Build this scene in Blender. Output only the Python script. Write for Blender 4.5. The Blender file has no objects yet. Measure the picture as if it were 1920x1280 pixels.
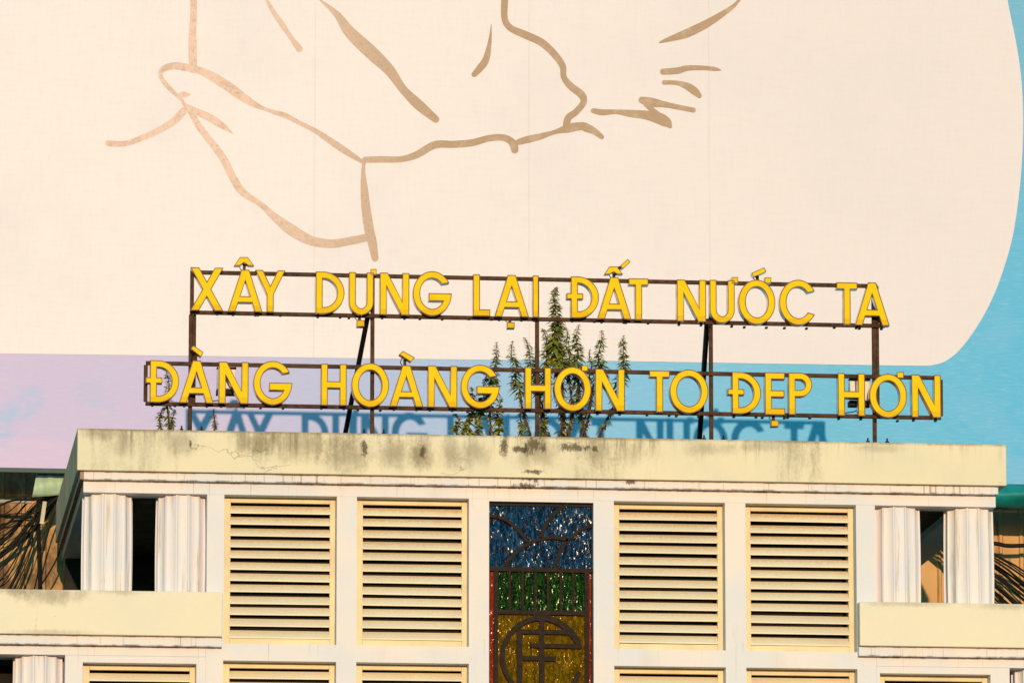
import bpy, bmesh, math, random
from mathutils import Vector, Matrix
from mathutils.geometry import tessellate_polygon
R = math.radians
random.seed(7)
scene = bpy.context.scene
C = scene.collection

# ------------------------------------------------------------------ camera
FPX = 12000.0                       # focal length in photo pixels (1920 wide)
PITCH = math.atan(2090 / FPX)
YAW = math.atan(1365 / FPX * math.cos(PITCH))
FWD = Vector((math.sin(YAW) * math.cos(PITCH), math.cos(YAW) * math.cos(PITCH), math.sin(PITCH)))
RIGHT = Vector((math.cos(YAW), -math.sin(YAW), 0))
UP = RIGHT.cross(FWD)
DIST = FPX / 175.0
CAMZ = 1.65
_t = DIST * (FWD + RIGHT * (56 / FPX))
CAM = Vector((-_t.x, -_t.y, CAMZ))
cd = bpy.data.cameras.new('camera'); cam = bpy.data.objects.new('camera', cd); C.objects.link(cam)
cd.sensor_width = 36; cd.lens = 36 * FPX / 1920; cd.clip_start = 1; cd.clip_end = 3000
cam.location = CAM; cam.rotation_euler = (math.pi / 2 + PITCH, 0, -YAW)
scene.camera = cam
# ------------------------------------------------------------------ light
SUN_EL, SUN_AZ = 6.2, 3.1           # sun behind the camera, a little to its left
w = bpy.data.worlds.new('World'); scene.world = w; w.use_nodes = True
nt = w.node_tree; nt.nodes.clear()
sky = nt.nodes.new('ShaderNodeTexSky'); sky.sky_type = 'NISHITA'; sky.sun_disc = False
sky.sun_elevation = R(SUN_EL); sky.sun_rotation = R(180 + SUN_AZ)
sky.air_density = 1.0; sky.dust_density = 0.0; sky.ozone_density = 2.5; sky.altitude = 0
bg = nt.nodes.new('ShaderNodeBackground'); bg.inputs['Strength'].default_value = 0.15
wo = nt.nodes.new('ShaderNodeOutputWorld')
hs = nt.nodes.new('ShaderNodeHueSaturation'); hs.inputs['Saturation'].default_value = 2.7; hs.inputs['Hue'].default_value = 0.455
nt.links.new(sky.outputs[0], hs.inputs['Color']); nt.links.new(hs.outputs[0], bg.inputs[0]); nt.links.new(bg.outputs[0], wo.inputs[0])
sd = bpy.data.lights.new('sun', 'SUN'); sun = bpy.data.objects.new('sun', sd); C.objects.link(sun)
sd.energy = 2.0; sd.angle = R(0.4); sd.color = (1.0, 0.68, 0.42)
sdir = Vector((math.sin(R(SUN_AZ)) * math.cos(R(SUN_EL)), math.cos(R(SUN_AZ)) * math.cos(R(SUN_EL)), -math.sin(R(SUN_EL))))
sun.rotation_euler = sdir.to_track_quat('-Z', 'Y').to_euler(); sun.location = (-10, -60, 40)
vs = scene.view_settings
vs.view_transform = 'Standard'; vs.look = 'None'; vs.exposure = 1.0; vs.gamma = 1.0; vs.use_curve_mapping = False

# ------------------------------------------------------------------ helpers
def px(u, v, Y=0.0):
    """the point of the vertical plane y = Y seen at photo pixel u, v"""
    d = FWD + RIGHT * ((u - 960) / FPX) - UP * ((v - 640) / FPX)
    t = (Y - CAM.y) / d.y
    return CAM + d * t
def zlev(pts, Y): return sum(px(u, v, Y).z for u, v in pts) / len(pts)
def xat(u, v, Y=0.0): return px(u, v, Y).x
LIGHT = (1.34, 1.23, 0.93)
def lin(c): c /= 255; return c / 12.92 if c <= 0.04045 else ((c + 0.055) / 1.055) ** 2.4
def col(r, g, b): return tuple(min(0.86, max(0.003, lin(x) / l)) for x, l in zip((r, g, b), LIGHT)) + (1,)

def empty(name, loc=(0, 0, 0)):
    o = bpy.data.objects.new(name, None); C.objects.link(o); o.location = loc; o.empty_display_size = 0.2
    return o
def tag(o, label=None, cat=None, group=None, kind=None):
    if label: o['label'] = label
    if cat: o['category'] = cat
    if group: o['group'] = group
    if kind: o['kind'] = kind
    return o
class MB:
    def __init__(s): s.v = []; s.f = []; s.m = []
    def add(s, vs, fs, mi=0):
        b = len(s.v); s.v += [tuple(v) for v in vs]
        for f in fs: s.f.append([b + i for i in f]); s.m.append(mi)
    def box(s, x0, x1, y0, y1, z0, z1, mi=0):
        v = [(x, y, z) for x in (x0, x1) for y in (y0, y1) for z in (z0, z1)]
        s.add(v, [(0, 1, 3, 2), (4, 6, 7, 5), (0, 4, 5, 1), (2, 3, 7, 6), (0, 2, 6, 4), (1, 5, 7, 3)], mi)
    def bar(s, a, b, wx, wy, mi=0, up=(0, 1, 0)):
        a = Vector(a); b = Vector(b); d = (b - a).normalized(); u = Vector(up)
        if abs(d.dot(u)) > .95: u = Vector((1, 0, 0))
        p = d.cross(u).normalized() * (wx / 2); q = u - d * u.dot(d); q = q.normalized() * (wy / 2)
        v = [a - p - q, a + p - q, a + p + q, a - p + q, b - p - q, b + p - q, b + p + q, b - p + q]
        s.add(v, [(0, 3, 2, 1), (4, 5, 6, 7), (0, 1, 5, 4), (1, 2, 6, 5), (2, 3, 7, 6), (3, 0, 4, 7)], mi)
    def tube(s, pts, r, n=6, mi=0):
        pts = [Vector(p) for p in pts]; rings = []
        for i, p in enumerate(pts):
            d = (pts[min(i + 1, len(pts) - 1)] - pts[max(i - 1, 0)]).normalized()
            u = Vector((0, 1, 0)) if abs(d.y) < .9 else Vector((1, 0, 0))
            a = d.cross(u).normalized(); b = a.cross(d)
            rr = r(i / (len(pts) - 1)) if callable(r) else r
            rings.append([p + (a * math.cos(2 * math.pi * k / n) + b * math.sin(2 * math.pi * k / n)) * rr for k in range(n)])
        v = [q for ring in rings for q in ring]; f = []
        for i in range(len(pts) - 1):
            for k in range(n):
                f.append((i * n + k, i * n + (k + 1) % n, (i + 1) * n + (k + 1) % n, (i + 1) * n + k))
        f.append(tuple(range(n))[::-1]); f.append(tuple(range((len(pts) - 1) * n, len(pts) * n)))
        s.add(v, f, mi)
    def mesh(s, name, mats, smooth=False, bevel=0):
        me = bpy.data.meshes.new(name); me.from_pydata(s.v, [], s.f); me.update()
        for m in (mats if isinstance(mats, (list, tuple)) else [mats]): me.materials.append(m)
        for p, mi in zip(me.polygons, s.m): p.material_index = mi; p.use_smooth = smooth
        bm = bmesh.new(); bm.from_mesh(me)
        bmesh.ops.recalc_face_normals(bm, faces=bm.faces)
        if bevel:
            ed = [e for e in bm.edges if len(e.link_faces) == 2 and e.calc_face_angle(0) > R(40)]
            bmesh.ops.bevel(bm, geom=ed, offset=bevel, segments=2, profile=.5, affect='EDGES')
        bm.to_mesh(me); bm.free(); me.update()
        return me
    def build(s, name, mats, parent=None, smooth=False, bevel=0, loc=None):
        o = bpy.data.objects.new(name, s.mesh(name, mats, smooth, bevel)); C.objects.link(o)
        if parent: o.parent = parent
        if loc: o.location = loc
        return o
def link_mesh(name, me, parent=None, loc=(0, 0, 0)):
    o = bpy.data.objects.new(name, me); C.objects.link(o); o.parent = parent; o.location = loc; return o
def spline(pts, n=6):
    """Catmull-Rom through tuples of any size"""
    out = []
    P = [pts[0]] + list(pts) + [pts[-1]]
    for i in range(1, len(P) - 2):
        for k in range(n):
            t = k / n
            out.append(tuple(.5 * ((2 * b) + (-a + c) * t + (2 * a - 5 * b + 4 * c - d) * t * t + (-a + 3 * b - 3 * c + d) * t ** 3)
                             for a, b, c, d in zip(P[i - 1], P[i], P[i + 1], P[i + 2])))
    out.append(tuple(pts[-1])); return out

# ------------------------------------------------------------------ materials
class NB:
    def __init__(s, name):
        s.m = bpy.data.materials.new(name); s.m.use_nodes = True; s.t = s.m.node_tree
        s.b = s.t.nodes['Principled BSDF']; s.pos = s.n('ShaderNodeNewGeometry').outputs['Position']
    def n(s, t, **k):
        o = s.t.nodes.new(t)
        for a, b in k.items(): setattr(o, a, b)
        return o
    def l(s, a, b): s.t.links.new(a, b)
    def set(s, node, key, val):
        if isinstance(val, bpy.types.NodeSocket): s.l(val, node.inputs[key])
        else: node.inputs[key].default_value = val
    def noise(s, sc, scale=(1, 1, 1), detail=4, rough=.55, vec=None, dist=0):
        mp = s.n('ShaderNodeMapping'); mp.inputs['Scale'].default_value = scale; s.l(vec or s.pos, mp.inputs[0])
        t = s.n('ShaderNodeTexNoise'); t.inputs['Scale'].default_value = sc; t.inputs['Detail'].default_value = detail
        t.inputs['Roughness'].default_value = rough; t.inputs['Distortion'].default_value = dist
        s.l(mp.outputs[0], t.inputs['Vector']); return t.outputs[0]
    def math(s, op, a, b=0.0, clamp=False):
        m = s.n('ShaderNodeMath', operation=op, use_clamp=clamp); s.set(m, 0, a); s.set(m, 1, b); return m.outputs[0]
    def step(s, v, lo, hi, o0=0.0, o1=1.0):
        m = s.n('ShaderNodeMapRange', interpolation_type='SMOOTHSTEP'); s.set(m, 0, v)
        for i, q in zip((1, 2, 3, 4), (lo, hi, o0, o1)): m.inputs[i].default_value = q
        return m.outputs[0]
    def mix(s, fac, a, b, blend='MIX'):
        m = s.n('ShaderNodeMix', data_type='RGBA', blend_type=blend)
        s.set(m, 0, fac); s.set(m, 6, a); s.set(m, 7, b); return m.outputs[2]
    def xyz(s, vec=None):
        q = s.n('ShaderNodeSeparateXYZ'); s.l(vec or s.pos, q.inputs[0]); return q.outputs
    def near(s, c, sx, sz):
        """1 at the point c = (x, z), falling to 0 at sx, sz"""
        x, y, z = s.xyz()
        a = s.math('DIVIDE', s.math('SUBTRACT', x, c[0]), sx); b = s.math('DIVIDE', s.math('SUBTRACT', z, c[1]), sz)
        d = s.math('SQRT', s.math('ADD', s.math('MULTIPLY', a, a), s.math('MULTIPLY', b, b)))
        return s.math('SUBTRACT', 1.0, d, clamp=True)
    def bump(s, h, strength=.3, dist=.01):
        b = s.n('ShaderNodeBump'); b.inputs['Strength'].default_value = strength; b.inputs['Distance'].default_value = dist
        s.l(h, b.inputs['Height']); s.l(b.outputs[0], s.b.inputs['Normal'])
    def out(s, color, rough=.6, metal=0.0, spec=.3):
        s.set(s.b, 'Base Color', color); s.set(s.b, 'Roughness', rough); s.set(s.b, 'Metallic', metal)
        s.b.inputs['Specular IOR Level'].default_value = spec
        return s.m
def simple(name, c, rough=.6, metal=0., var=.12, sc=6, spec=.3, c2=None):
    k = NB(name); f = k.noise(sc, detail=5)
    dark = c2 or tuple(x * (1 - 2.2 * var) for x in c[:3]) + (1,)
    m = k.out(k.mix(k.step(f, .35, .68), c, dark), rough, metal, spec)
    return m

# reference levels (means of points read along each edge)
YP, YM = -0.16, -0.09               # parapet front, moulding front
ZP1 = zlev([(145, 803), (1000, 815), (1886, 835)], YP)
ZP0 = zlev([(145, 881), (1000, 893), (1886, 912)], YP)
ZM0 = zlev([(155, 898), (1000, 909), (1868, 930)], YM)
ZF0 = zlev([(250, 924), (1000, 936), (1750, 949)], 0)
ZW1, ZW0 = zlev([(421, 927), (1604, 946)], 0), zlev([(419, 1200), (1607, 1227)], 0)
ZG1 = zlev([(916, 939), (1112, 942)], 0)
ZV1 = zlev([(418, 1232), (1500, 1257)], 0)
ZB1 = zlev([(30, 1104), (400, 1106), (1612, 1127), (1900, 1134)], YP)
ZB0 = zlev([(30, 1186), (400, 1187), (1612, 1211), (1900, 1218)], YP)
ZN0 = zlev([(30, 1204), (400, 1206), (1625, 1231), (1900, 1238)], YM)
ZL0 = zlev([(100, 1208), (380, 1234), (1700, 1264)], 0)

XL = xat(145, 840, YP)
SOFT = [(560, 835, 1.0, .30, .55), (650, 850, .5, .35, .6), (480, 826, .5, .22, .5), (740, 850, .35, .3, .6), (790, 850, .22, .32, .75), (845, 850, .3, .3, .55), (890, 850, .3, .28, .5), (1010, 850, .5, .3, .5),
        (230, 830, .22, .3, .45), (330, 830, .35, .25, .45), (190, 812, .4, .12, .5), (1120, 850, .35, .28, .4), (1180, 850, .3, .25, .3), (1310, 842, .25, .2, .35), (1345, 842, .5, .12, .3), (1420, 836, .6, .10, .35), (1650, 840, .5, .08, .3)]
def mat_plaster(name, base, dirt, amount, spots, tint, cracks=1.0, k_side=0.0, soft=()):
    k = NB(name); x, y, z = k.xyz()
    big = k.noise(.9, (1, 1, .8), 4); streak = k.noise(9, (1, 1, .16), 5, .6); fine = k.noise(45, (1, 1, .6), 4, .7); blot = k.noise(6, (1, 1, .8), 7, .68)
    s = k.math('ADD', k.math('ADD', k.math('MULTIPLY', big, .55), k.math('MULTIPLY', streak, .32)), k.math('MULTIPLY', fine, .18))
    top = k.math('ADD', k.step(z, ZP0 + .12, ZP1, 0.0, .05), k.step(z, ZP1 - .05, ZP1, 0.0, .08))
    s = k.math('SUBTRACT', k.math('ADD', s, top), k.step(x, 1.0, 2.6, 0, .05))
    f = k.step(s, .60 - amount * .05, .76, 0, .72)
    c = k.mix(k.step(k.noise(1.7), .35, .7, 0, .5), base, tint)
    c = k.mix(f, c, dirt)
    speck = k.step(k.noise(70, (1, 1, .7), 3, .6), .69, .76, 0, .75)
    c = k.mix(k.math('MULTIPLY', speck, k.step(big, .42, .6)), c, (.07, .055, .035, 1))
    h = fine
    for (u, v, sx, sz, a) in soft:
        p = px(u, v, YP); m = k.near((p.x, p.z), sx, sz)
        g = k.math('ADD', m, k.math('MULTIPLY', k.math('SUBTRACT', k.math('ADD', k.math('ADD', k.math('MULTIPLY', streak, .38), k.math('MULTIPLY', blot, .42)), k.math('MULTIPLY', fine, .2)), .5), 2.6))
        c = k.mix(k.math('MULTIPLY', k.step(g, .15, 1.0, 0, a), k.step(m, 0, .5)), c, (.17, .14, .085, 1))
    if soft:
        drip = k.step(k.noise(20, (1, 1, .035), 4, .65), .52, .68)
        fall = k.math('MULTIPLY', k.step(k.math('SUBTRACT', z, k.math('MULTIPLY', k.noise(3, (1, 1, .05)), .5)), ZP1 - .55, ZP1 - .2), k.step(z, ZB1 + .3, ZB1 + .31))
        c = k.mix(k.math('MULTIPLY', k.math('MULTIPLY', drip, fall), k.step(big, .38, .58, .08, .6)), c, (.19, .15, .095, 1))
        edge = k.math('MULTIPLY', k.step(z, ZP1 - .035, ZP1 - .004), k.step(k.noise(5, (1, 1, .3), 6, .7), .36, .62, .25, .75))
        c = k.mix(edge, c, (.24, .19, .12, 1))
    # soot on the outer face of the left return
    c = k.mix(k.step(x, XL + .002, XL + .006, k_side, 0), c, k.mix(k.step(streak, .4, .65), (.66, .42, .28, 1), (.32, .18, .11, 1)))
    for (u, v, sx, sz) in spots:
        p = px(u, v, YP); m = k.near((p.x, p.z), sx, sz)
        g = k.math('ADD', m, k.math('MULTIPLY', k.math('SUBTRACT', k.noise(22, (1, 1, .6), 6, .75), .5), 2.4))
        c = k.mix(k.math('MULTIPLY', k.step(g, .38, .8, 0, .85), k.step(m, 0, .3)), c, (.075, .055, .035, 1))
    # hair cracks
    vo = k.n('ShaderNodeTexVoronoi', feature='DISTANCE_TO_EDGE'); vo.inputs['Scale'].default_value = 1.1
    mp = k.n('ShaderNodeMapping'); mp.inputs['Scale'].default_value = (.55, .55, 2.2); k.l(k.pos, mp.inputs[0])
    ad = k.n('ShaderNodeVectorMath', operation='ADD'); k.l(mp.outputs[0], ad.inputs[0])
    nn = k.n('ShaderNodeTexNoise'); nn.inputs['Scale'].default_value = 5; nn.inputs['Detail'].default_value = 6; k.l(k.pos, nn.inputs['Vector'])
    sc = k.n('ShaderNodeVectorMath', operation='SCALE'); sc.inputs[3].default_value = .5; k.l(nn.outputs[1], sc.inputs[0])
    k.l(sc.outputs[0], ad.inputs[1]); k.l(ad.outputs[0], vo.inputs['Vector'])
    crack = k.math('MULTIPLY', k.step(vo.outputs[0], .003, .009, .5 * cracks, 0), k.step(k.noise(.8), .56, .60))
    c = k.mix(crack, c, (.16, .12, .08, 1))
    k.bump(h, .3, .008)
    return k.out(c, .85, 0, .1)
PEEL = [(1003, 836, .22, .18), (945, 834, .08, .22), (1075, 838, .34, .09), (975, 842, .2, .06), (1000, 884, .26, .05), (792, 846, .06, .16), (683, 842, .08, .18), (1115, 842, .08, .06), (357, 830, .03, .10)]
M_PARA = mat_plaster('weathered cream plaster', col(249, 228, 178), (.23, .185, .115, 1), 1.0, PEEL, col(229, 217, 176), 1.0, .75, SOFT)
M_BAND = mat_plaster('cream plaster', col(251, 231, 186), (.36, .29, .19, 1), -1.2, [], col(240, 226, 188), 0.0, 0.0, [(90, 1112, .7, .2, .55), (30, 1106, .4, .1, .5), (230, 1106, .5, .1, .4), (1700, 1130, .8, .07, .35), (1880, 1135, .6, .08, .35), (100, 1185, .8, .06, .3)])
def mat_white():
    k = NB('white paint'); x, y, z = k.xyz()
    c = k.mix(k.step(k.noise(.8, detail=3), .38, .62), col(252, 232, 204), col(237, 229, 212))
    c = k.mix(k.step(k.noise(2.2, (1, 1, .4), 5), .52, .75, 0, .4), c, col(232, 210, 182))
    st = k.step(k.noise(30, (1, 1, .02), 2, .5), .60, .72, 0, .75)
    zone = k.math('ADD', k.step(z, ZF0 - .12, ZM0 + .02, 0, 1), k.math('MULTIPLY', k.step(z, ZL0 - .3, ZN0 + .1, 0, .8), k.step(z, ZB0 + .01, ZB0 + .05, 1, 0)), clamp=True)
    zone = k.math('MULTIPLY', zone, k.step(k.noise(.8, (1, 1, .1)), .34, .56))
    c = k.mix(k.math('MULTIPLY', st, zone), c, (.30, .22, .15, 1))
    for zz in (ZP0, ZM0, ZB0, ZN0):  # soffit shadow under each ledge, painted in as broken brown lines
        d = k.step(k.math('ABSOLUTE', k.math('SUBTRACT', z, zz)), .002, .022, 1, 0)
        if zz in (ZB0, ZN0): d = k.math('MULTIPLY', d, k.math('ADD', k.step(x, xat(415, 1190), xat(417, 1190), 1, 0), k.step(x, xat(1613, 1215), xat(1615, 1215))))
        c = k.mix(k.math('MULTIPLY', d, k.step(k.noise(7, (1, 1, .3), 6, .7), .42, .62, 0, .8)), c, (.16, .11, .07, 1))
    # mould under the burst plaster in the middle
    for (u, v, sx, sz) in ((1000, 896, .34, .12), (985, 912, .26, .06), (1180, 905, .16, .05)):
        p = px(u, v, 0); m = k.near((p.x, p.z), sx, sz)
        g = k.math('ADD', m, k.math('MULTIPLY', k.math('SUBTRACT', k.noise(26, (1, 1, .5), 6, .75), .5), 2.6))
        c = k.mix(k.math('MULTIPLY', k.step(g, .45, .8, 0, .85), k.step(m, 0, .25)), c, (.06, .05, .03, 1))
    c = k.mix(k.math('MULTIPLY', k.step(x, XL + .075, XL + .079, .85, 0), k.step(z, ZB1, ZB1 + .01)), c, (.26, .13, .075, 1))
    g2 = k.step(k.noise(4, (1, 1, .3), 6, .7), .62, .8, 0, .35)
    c = k.mix(g2, c, (.36, .30, .23, 1))
    k.bump(k.noise(18, detail=5), .18, .006)
    return k.out(c, .75, 0, .2)
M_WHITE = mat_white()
def mat_column():
    k = NB('column paint')
    c = k.mix(k.step(k.noise(1.1), .38, .62), col(250, 232, 206), col(240, 230, 214))
    c = k.mix(k.step(k.noise(14, (1, 1, .06), 5, .6), .56, .70, 0, .7), c, (.40, .31, .21, 1))
    c = k.mix(k.step(k.noise(30, (1, 1, .3), 5, .7), .68, .76, 0, .6), c, (.22, .17, .12, 1))
    k.bump(k.noise(20, detail=5), .2, .006)
    return k.out(c, .75, 0, .2)
M_COL = mat_column()
def mat_slat():
    k = NB('cream louvre paint')
    g = k.n('ShaderNodeTexCoord').outputs['Generated']; gx, gy, gz = k.xyz(g); x, y, z = k.xyz()
    c = k.mix(k.step(k.noise(1.3), .35, .65), col(253, 230, 180), col(246, 222, 172))
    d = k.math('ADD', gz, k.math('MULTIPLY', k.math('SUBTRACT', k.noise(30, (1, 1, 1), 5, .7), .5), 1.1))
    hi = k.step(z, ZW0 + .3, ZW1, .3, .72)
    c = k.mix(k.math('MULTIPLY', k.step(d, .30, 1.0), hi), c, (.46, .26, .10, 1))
    return k.out(c, .5, 0, .3)
M_SLAT = mat_slat()
M_FRAME = simple('yellowed frame paint', col(246, 219, 156), .5, 0, .07, 3)
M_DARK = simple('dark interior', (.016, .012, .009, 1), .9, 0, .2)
M_SHADE = simple('loggia shade', (.022, .014, .010, 1), .8, 0, .3)  # near-black colour standing for the shade inside the loggia
M_SOFFIT = simple('dark soffit', (.12, .065, .04, 1), .9, 0, .2)  # dark brown for the ceiling and balcony floors
M_ROOF = simple('roof screed', (.22, .19, .15, 1), .9, 0, .2)
M_STEEL = simple('rusty brown steel', (.085, .040, .022, 1), .65, 0, .25, 14, .12)
M_BLACKST = simple('black painted steel', (.010, .008, .008, 1), .6, 0, .2, 9, .15)
M_IRON = simple('rusted wrought iron', (.030, .018, .013, 1), .7, 0, .2, 20, .1)
M_CABLE = simple('black cable', (.009, .008, .008, 1), .6, 0, .1, 9, .15)
M_GOLD = NB('yellow acrylic face')
M_GOLD.bump(M_GOLD.noise(6, detail=2), .05, .01)
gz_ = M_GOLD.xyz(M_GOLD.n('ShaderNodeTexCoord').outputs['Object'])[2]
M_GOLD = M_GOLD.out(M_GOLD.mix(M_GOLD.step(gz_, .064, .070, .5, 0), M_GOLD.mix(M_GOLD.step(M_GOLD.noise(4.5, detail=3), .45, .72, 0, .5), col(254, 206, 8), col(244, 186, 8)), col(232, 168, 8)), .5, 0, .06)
M_RIM = simple('bronze trim', (.19, .085, .025, 1), .5, 0, .25, 12, .2)
k = NB('mirror steel return'); k.bump(k.noise(5, detail=2), .25, .02)
M_RET = k.out(k.mix(k.step(k.noise(7), .4, .66), (.60, .46, .34, 1), (.22, .13, .08, 1)), .2, 1.0, .5)
def mat_glass(name, c1, c2, flake, scale=(1, 1, .34), tint=(1, 1, 1, 1)):
    k = NB(name)
    n = k.noise(34, scale, 2, .5, dist=.4)
    c = k.mix(k.step(n, .38, .66), c1, c2)
    c = k.mix(k.step(k.noise(60, scale, 3, .6), .66, .74, 0, .5), c, flake)
    k.bump(n, 1.0, .022)
    ridge = k.step(k.math('ADD', k.noise(50, scale, 2, .5, dist=.4), k.math('MULTIPLY', k.math('SUBTRACT', k.noise(5, (1, 1, .7), 2), .5), .35)), .60, .68, .03, 1.0)
    m = k.out(c, .2, 0, .1); k.b.inputs['Specular Tint'].default_value = tint; k.l(ridge, k.b.inputs['Specular IOR Level']); return m
M_BLUE = mat_glass('blue hammered glass', (.0006, .008, .030, 1), (.001, .042, .115, 1), (.006, .11, .18, 1))
M_GREEN = mat_glass('green hammered glass', (.0010, .008, .0015, 1), (.0015, .035, .005, 1), (.008, .10, .016, 1), (1, 1, .34), (.75, .9, .5, 1))
M_AMBER = mat_glass('amber hammered glass', (.06, .036, .0015, 1), (.13, .078, .003, 1), (.34, .20, .012, 1), (1, 1, .5), (1, .62, .14, 1))
M_RED = mat_glass('red glass', (.15, .012, .004, 1), (.20, .022, .006, 1), (.25, .04, .01, 1))
# ------------------------------------------------------------------ ground
g = MB(); g.add([(-1500, -1500, 0), (1500, -1500, 0), (1500, 1500, 0), (-1500, 1500, 0)], [(0, 1, 2, 3)])
tag(g.build('ground', simple('asphalt', (.05, .05, .05, 1), .9, 0, .15, 2)), kind='structure')

# ------------------------------------------------------------------ building
bld = empty('building')
tag(bld, 'white and cream old building with fluted columns, louvred windows and a stained glass panel', 'building')
XL, XR = xat(145, 840, YP), xat(1887, 870, YP)
MX0, MX1 = xat(150, 890, YM), xat(1872, 920, YM)
FX0, FX1 = xat(156, 910, 0), xat(1867, 938, 0)
YB = 5.35
def ushape(x0, x1, y0, z0, z1, t):
    """front strip and two side returns as three butted boxes in one mesh"""
    m = MB()
    v = [(x0, y0), (x1, y0), (x1, YB), (x1 - t, YB), (x1 - t, y0 + t), (x0 + t, y0 + t), (x0 + t, YB), (x0, YB)]
    n = len(v); P = [(a, b, z0) for a, b in v] + [(a, b, z1) for a, b in v]
    F = [(i, (i + 1) % n, n + (i + 1) % n, n + i) for i in range(n)]
    for o in (0, n): F += [(o, o + 1, o + 4, o + 5), (o + 1, o + 2, o + 3, o + 4), (o, o + 5, o + 6, o + 7)]
    m.add(P, F); return m
ushape(XL, XR, YP, ZP0, ZP1, .27).build('parapet', M_PARA, bld, bevel=.007)
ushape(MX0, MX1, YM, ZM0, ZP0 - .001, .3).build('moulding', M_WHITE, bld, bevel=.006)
FT = .36
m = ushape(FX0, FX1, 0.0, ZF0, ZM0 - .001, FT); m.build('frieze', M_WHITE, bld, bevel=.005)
m = MB(); m.box(FX0 + FT, FX1 - FT, FT + .003, YB, ZF0 + .08, ZF0 + .2); m.build('ceiling', M_SOFFIT, bld)
m = MB(); m.box(XL + .271, XR - .271, YP + .271, YB, ZP1 - .32, ZP1 - .22); m.build('roof', M_ROOF, bld)

# main wall with its openings
WX = [(xat(a, 1060), xat(b, 1060)) for a, b in ((420, 631), (669, 879), (1151, 1360), (1398, 1606))]
WW = sum(b - a for a, b in WX) / 4
WX = [((a + b) / 2 - WW / 2, (a + b) / 2 + WW / 2) for a, b in WX]
GX = (xat(917, 1100), xat(1113, 1100))
LX = [(xat(155, 1260), 0), (xat(1650, 1275), 0)]
WH = ZW1 - ZW0
BX0, BX1 = xat(388, 1000), xat(1641, 1010)
def wall(xs, zs, holes, y0, y1, name, mat, parent):
    """one sheet of wall with real reveals round each opening"""
    m = MB(); xs = sorted(xs); zs = sorted(zs); idx = {}
    def solid(i, j):
        if i < 0 or j < 0 or i >= len(xs) - 1 or j >= len(zs) - 1: return False
        cx = (xs[i] + xs[i + 1]) / 2; cz = (zs[j] + zs[j + 1]) / 2
        return not any(a < cx < b and c < cz < d for a, b, c, d in holes)
    def V(i, j, k):
        if (i, j, k) not in idx: idx[i, j, k] = len(m.v); m.v.append((xs[i], (y0, y1)[k], zs[j]))
        return idx[i, j, k]
    for i in range(len(xs) - 1):
        for j in range(len(zs) - 1):
            if not solid(i, j): continue
            q = [(V(i, j, 0), V(i + 1, j, 0), V(i + 1, j + 1, 0), V(i, j + 1, 0)), (V(i, j, 1), V(i, j + 1, 1), V(i + 1, j + 1, 1), V(i + 1, j, 1))]
            if not solid(i - 1, j): q.append((V(i, j, 0), V(i, j + 1, 0), V(i, j + 1, 1), V(i, j, 1)))
            if not solid(i + 1, j): q.append((V(i + 1, j, 0), V(i + 1, j, 1), V(i + 1, j + 1, 1), V(i + 1, j + 1, 0)))
            if not solid(i, j - 1): q.append((V(i, j, 0), V(i, j, 1), V(i + 1, j, 1), V(i + 1, j, 0)))
            if not solid(i, j + 1): q.append((V(i, j + 1, 0), V(i + 1, j + 1, 0), V(i + 1, j + 1, 1), V(i, j + 1, 1)))
            for f in q: m.f.append(f); m.m.append(0)
    return m.build(name, mat, parent)
ZV0 = ZV1 - WH
ZG0 = ZG1 - 3.4
WB = ZN0 - .003                                   # top of the wide lower storey
holes = [(a, b, ZW0, ZW1) for a, b in WX] + [(GX[0], GX[1], ZG0, ZG1)] + [(a, b, ZV0, ZV1) for a, b in WX]
zs = {0.0, ZV0, ZV1, ZW0, ZW1, ZF0 - .001, ZG1, ZG0}
xs = {BX0, BX1, GX[0], GX[1]} | {q for p in WX for q in p}
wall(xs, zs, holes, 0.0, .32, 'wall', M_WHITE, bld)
# lower wings
LWX0, LWX1 = xat(-420, 1220), xat(2420, 1240)
lw = (xat(155, 1262), xat(155, 1262) + WW); rw = (xat(1650, 1270), xat(1650, 1270) + WW)
wl0, wr1 = xat(122, 1250), xat(1893, 1265)
ZL1 = zlev([(155, 1233), (373, 1234)], 0); ZR1 = zlev([(1650, 1268), (1858, 1274)], 0); ZLR = (ZL1 + ZR1) / 2
for a, b, h in ((wl0, BX0 - .001, lw), (BX1 + .001, wr1, rw)):
    wall({a, b, h[0], h[1]}, {0.0, ZLR - WH, ZLR, ZL0 - .001}, [(h[0], h[1], ZLR - WH, ZLR)], 0.0, .32, 'wing_wall', M_WHITE, bld)
for a, b in ((LWX0, xat(417, 1150, YP)), (xat(1612, 1170, YP), LWX1)):
    e = .03
    m = MB(); m.box(a, b, YP, .6, ZB0, ZB1); m.build('balcony_band', M_BAND, bld, bevel=.008)
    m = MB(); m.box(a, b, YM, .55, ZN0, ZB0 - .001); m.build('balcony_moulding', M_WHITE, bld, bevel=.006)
for a, b in ((LWX0, BX0 - .001), (BX1 + .001, LWX1)):
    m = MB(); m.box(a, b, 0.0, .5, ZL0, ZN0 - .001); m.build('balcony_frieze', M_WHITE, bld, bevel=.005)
    m = MB(); m.box(a, b, .601, YB, ZB0 - .1, ZB0 + .1); m.build('balcony_floor', M_SOFFIT, bld)
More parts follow.
